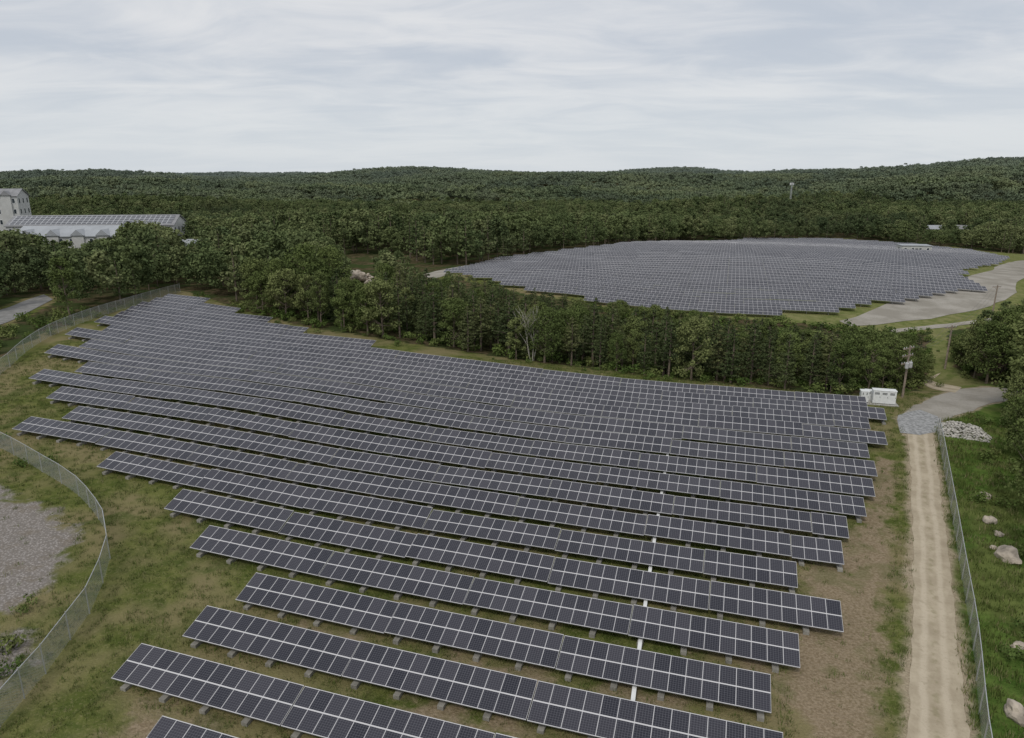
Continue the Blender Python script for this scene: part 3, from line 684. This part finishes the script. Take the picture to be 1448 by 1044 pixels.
# ------------------------------------------------------------------ buildings
M_SIDE=simple('light_siding',(.50,.50,.48),.7,0,.06,.5); M_GLASS=simple('window_glass',(.04,.05,.06),.15,0,.3); M_ROOFG=simple('grey_roof',(.24,.24,.245),.8,0,.15,.4); M_ROOFL=simple('pale_metal_roof',(.33,.345,.36),.5,0,.08,.3)
m,N=newmat('roof_solar'); P_=N.n('ShaderNodeUVMap').outputs[0]; s_=N.n('ShaderNodeSeparateXYZ'); N.put(s_.inputs[0],P_)
f1=N.m('LESS_THAN',N.m('FRACT',N.m('MULTIPLY',s_.outputs[0],.5)),.12); f2=N.m('LESS_THAN',N.m('FRACT',N.m('MULTIPLY',s_.outputs[1],.6)),.2)
N.out(N.bsdf(N.mix(N.m('MAXIMUM',f1,f2),(.07,.07,.08),(.42,.43,.44)),.4)); M_RSOL=m
def building(name,x,y,rot,L,W,H,RH,st,roof,z=None,flat=False,solar=False,dormers=0):
    z=tz(x,y)-.3 if z is None else z; r=empty(name,(x,y,z),rot)
    b=MB(); b.box(-L/2,L/2,-W/2,W/2,-3,H,0)
    if not flat: b.add([(-L/2,-W/2,H),(-L/2,W/2,H),(-L/2,0,H+RH),(L/2,-W/2,H),(L/2,W/2,H),(L/2,0,H+RH)],[(0,2,1),(3,4,5)],0)
    b.obj('walls',[M_SIDE],parent=r); b=MB()
    if flat: b.box(-L/2-.2,L/2+.2,-W/2-.2,W/2+.2,H,H+.4,0)
    else:
        o_=.5; k=RH/(W/2)
        for sg in (-1,1):
            P=[(-L/2-o_,sg*(W/2+o_),H-k*o_+.02),(L/2+o_,sg*(W/2+o_),H-k*o_+.02),(L/2+o_,0,H+RH+.02),(-L/2-o_,0,H+RH+.02)]; Q=[(p[0],p[1],p[2]+.25) for p in P]
            b.add(P+Q,[(0,1,2,3),(4,5,6,7),(0,1,5,4),(1,2,6,5),(3,0,4,7)],0)
    b.obj('roof',[roof],parent=r)
    if solar:
        b=MB(); k=RH/(W/2)
        for sg in (-1,1):
            y0,y1=sg*(W/2-.3),sg*.9; z0=H+RH-abs(y0)*k+.40; z1=H+RH-abs(y1)*k+.40
            b.add([(-L/2+1,y0,z0),(L/2-1,y0,z0),(L/2-1,y1,z1),(-L/2+1,y1,z1)],[(0,1,2,3)],0,[[(0,0),(L,0),(L,W/2),(0,W/2)]])
        b.obj('roof_solar_panels',[M_RSOL],parent=r)
    b=MB(); fh=H/st
    for s in range(st):
        n=max(2,int(L/3.2))
        for i in range(n):
            xx=-L/2+(i+.5)*L/n
            for sg in (-1,1): 
                b.box(xx-.65,xx+.65,sg*(W/2+.04)-.04,sg*(W/2+.04)+.04,s*fh+fh*.3,s*fh+fh*.78,1)
                b.box(xx-.5,xx+.5,sg*(W/2+.07)-.04,sg*(W/2+.07)+.04,s*fh+fh*.34,s*fh+fh*.75,0)
        n=max(1,int(W/4))
        for i in range(n):
            yy=-W/2+(i+.5)*W/n
            for sg in (-1,1): b.box(sg*(L/2+.04)-.04,sg*(L/2+.04)+.04,yy-.5,yy+.5,s*fh+fh*.32,s*fh+fh*.76,0)
    b.obj('windows',[M_GLASS,M_WHITE],parent=r)
    b=MB(); b.box(-.6,.6,-W/2-.1,-W/2,0,2.2,0); b.obj('door',[M_DARK],parent=r)
    if dormers:
        b=MB()
        for i in range(dormers):
            xx=-L/2+(i+.5)*L/dormers
            b.box(xx-2,xx+2,-W/2-.6,-W/2+3,0,H+.3,0); b.add([(xx-2.4,-W/2-1,H+.3),(xx+2.4,-W/2-1,H+.3),(xx,-W/2-1,H+2.4),(xx-2.4,-1,H+.3),(xx+2.4,-1,H+.3),(xx,-1,H+2.4)],[(0,1,2),(0,2,5,3),(1,4,5,2)],1)
        b.obj('gable_bays',[M_SIDE,roof],parent=r)
    return r
def bz(px_,Yb,top,**k): x_=atY(px_,Yb,8); return x_,Yb,float(ztop(top,Yb))
x,y,zt=bz(142,300,304); building('apartment_building',x,y,.12,64,17,zt-tz(x,y)-3.5,3.5,3,M_ROOFG,solar=True)
x,y,zt=bz(108,262,319); building('apartment_building',x,y,.10,34,15,zt-tz(x,y)-3,3,3,M_ROOFL,dormers=4)
x,y,zt=bz(-22,345,267); building('apartment_building',x,y,.25,36,14,zt-tz(x,y)-3,3,6,M_ROOFG,dormers=4)
x,y,zt=bz(268,285,338); building('house',x,y,.2,9,7,max(3,zt-tz(x,y)-2.5),2.5,2,M_ROOFL)
for px_,Yb,top,L,W,flat in HOUSES:
    x=atY(px_,Yb,-8); y=Yb; zt=float(ztop(top,Yb)); g=tz(x,y); hh=min(8.5,max(4.0,zt-g)) if not flat else 3.2; rh=0 if flat else 2.4
    building('warehouse' if flat else 'house',x,y,random.uniform(-.6,.6) if not flat else -.15,L,W,hh-rh,rh,1 if flat else 2,random.choice([M_ROOFG,M_ROOFL]),z=g,flat=flat)
# ------------------------------------------------------------------ world + sun + camera
w=bpy.data.worlds.new('World'); scn.world=w; w.use_nodes=True; N=NT(w.node_tree)
w.cycles.sampling_method='MANUAL'; w.cycles.sample_map_resolution=256
SUN_EL,SUN_AZ=math.radians(52),math.radians(205)
sky=N.n('ShaderNodeTexSky',sky_type='NISHITA'); sky.sun_disc=False; sky.sun_elevation=SUN_EL; sky.sun_rotation=SUN_AZ
tc=N.n('ShaderNodeTexCoord').outputs['Generated']; sx=N.n('ShaderNodeSeparateXYZ'); N.put(sx.inputs[0],tc)
zz=N.m('ADD',N.m('MAXIMUM',sx.outputs[2],0),.13)
cb=N.n('ShaderNodeCombineXYZ'); N.put(cb.inputs[0],N.m('MULTIPLY',N.m('DIVIDE',sx.outputs[0],zz),.8)); N.put(cb.inputs[1],N.m('MULTIPLY',N.m('DIVIDE',sx.outputs[1],zz),1.3))
c1=N.noise(cb.outputs[0],.5,4,.5,.6); c2=N.noise(cb.outputs[0],1.7,5,.6,.8)
f=N.ss(N.m('MULTIPLY_ADD',c2,.42,N.m('MULTIPLY',c1,.70)),.42,.70)
cc_=N.mix(f,(.54,.585,.655),(.77,.775,.79))
hz=N.ss(sx.outputs[2],.16,.0); cc_=N.mix(N.m('MULTIPLY',hz,.75),cc_,(.68,.725,.765))
B1=N.n('ShaderNodeBackground'); N.put(B1.inputs[0],sky.outputs[0]); B1.inputs[1].default_value=.1
B2=N.n('ShaderNodeBackground'); N.put(B2.inputs[0],cc_); B2.inputs[1].default_value=1.0
mx=N.n('ShaderNodeMixShader'); mx.inputs[0].default_value=.93
N.nt.links.new(B1.outputs[0],mx.inputs[1]); N.nt.links.new(B2.outputs[0],mx.inputs[2])
o=N.n('ShaderNodeOutputWorld'); N.nt.links.new(mx.outputs[0],o.inputs[0])
sl=bpy.data.lights.new('sun','SUN'); sl.energy=1.5; sl.angle=math.radians(12); sl.color=(1,.96,.9)
so=bpy.data.objects.new('sun',sl); COL.objects.link(so)
sd=Vector((math.sin(SUN_AZ)*math.cos(SUN_EL),math.cos(SUN_AZ)*math.cos(SUN_EL),math.sin(SUN_EL)))
so.rotation_euler=sd.to_track_quat('Z','Y').to_euler(); so.location=(0,0,100)
cam=bpy.data.cameras.new('camera'); co=bpy.data.objects.new('camera',cam); COL.objects.link(co)
co.location=(0,0,CAMZ); co.rotation_euler=(math.pi/2-PITCH,0,0)
cam.sensor_width=36; cam.lens=FP/1448*36; cam.clip_end=20000; cam.clip_start=.5
scn.camera=co
scn.view_settings.view_transform='Standard'; scn.view_settings.look='None'; scn.view_settings.exposure=0
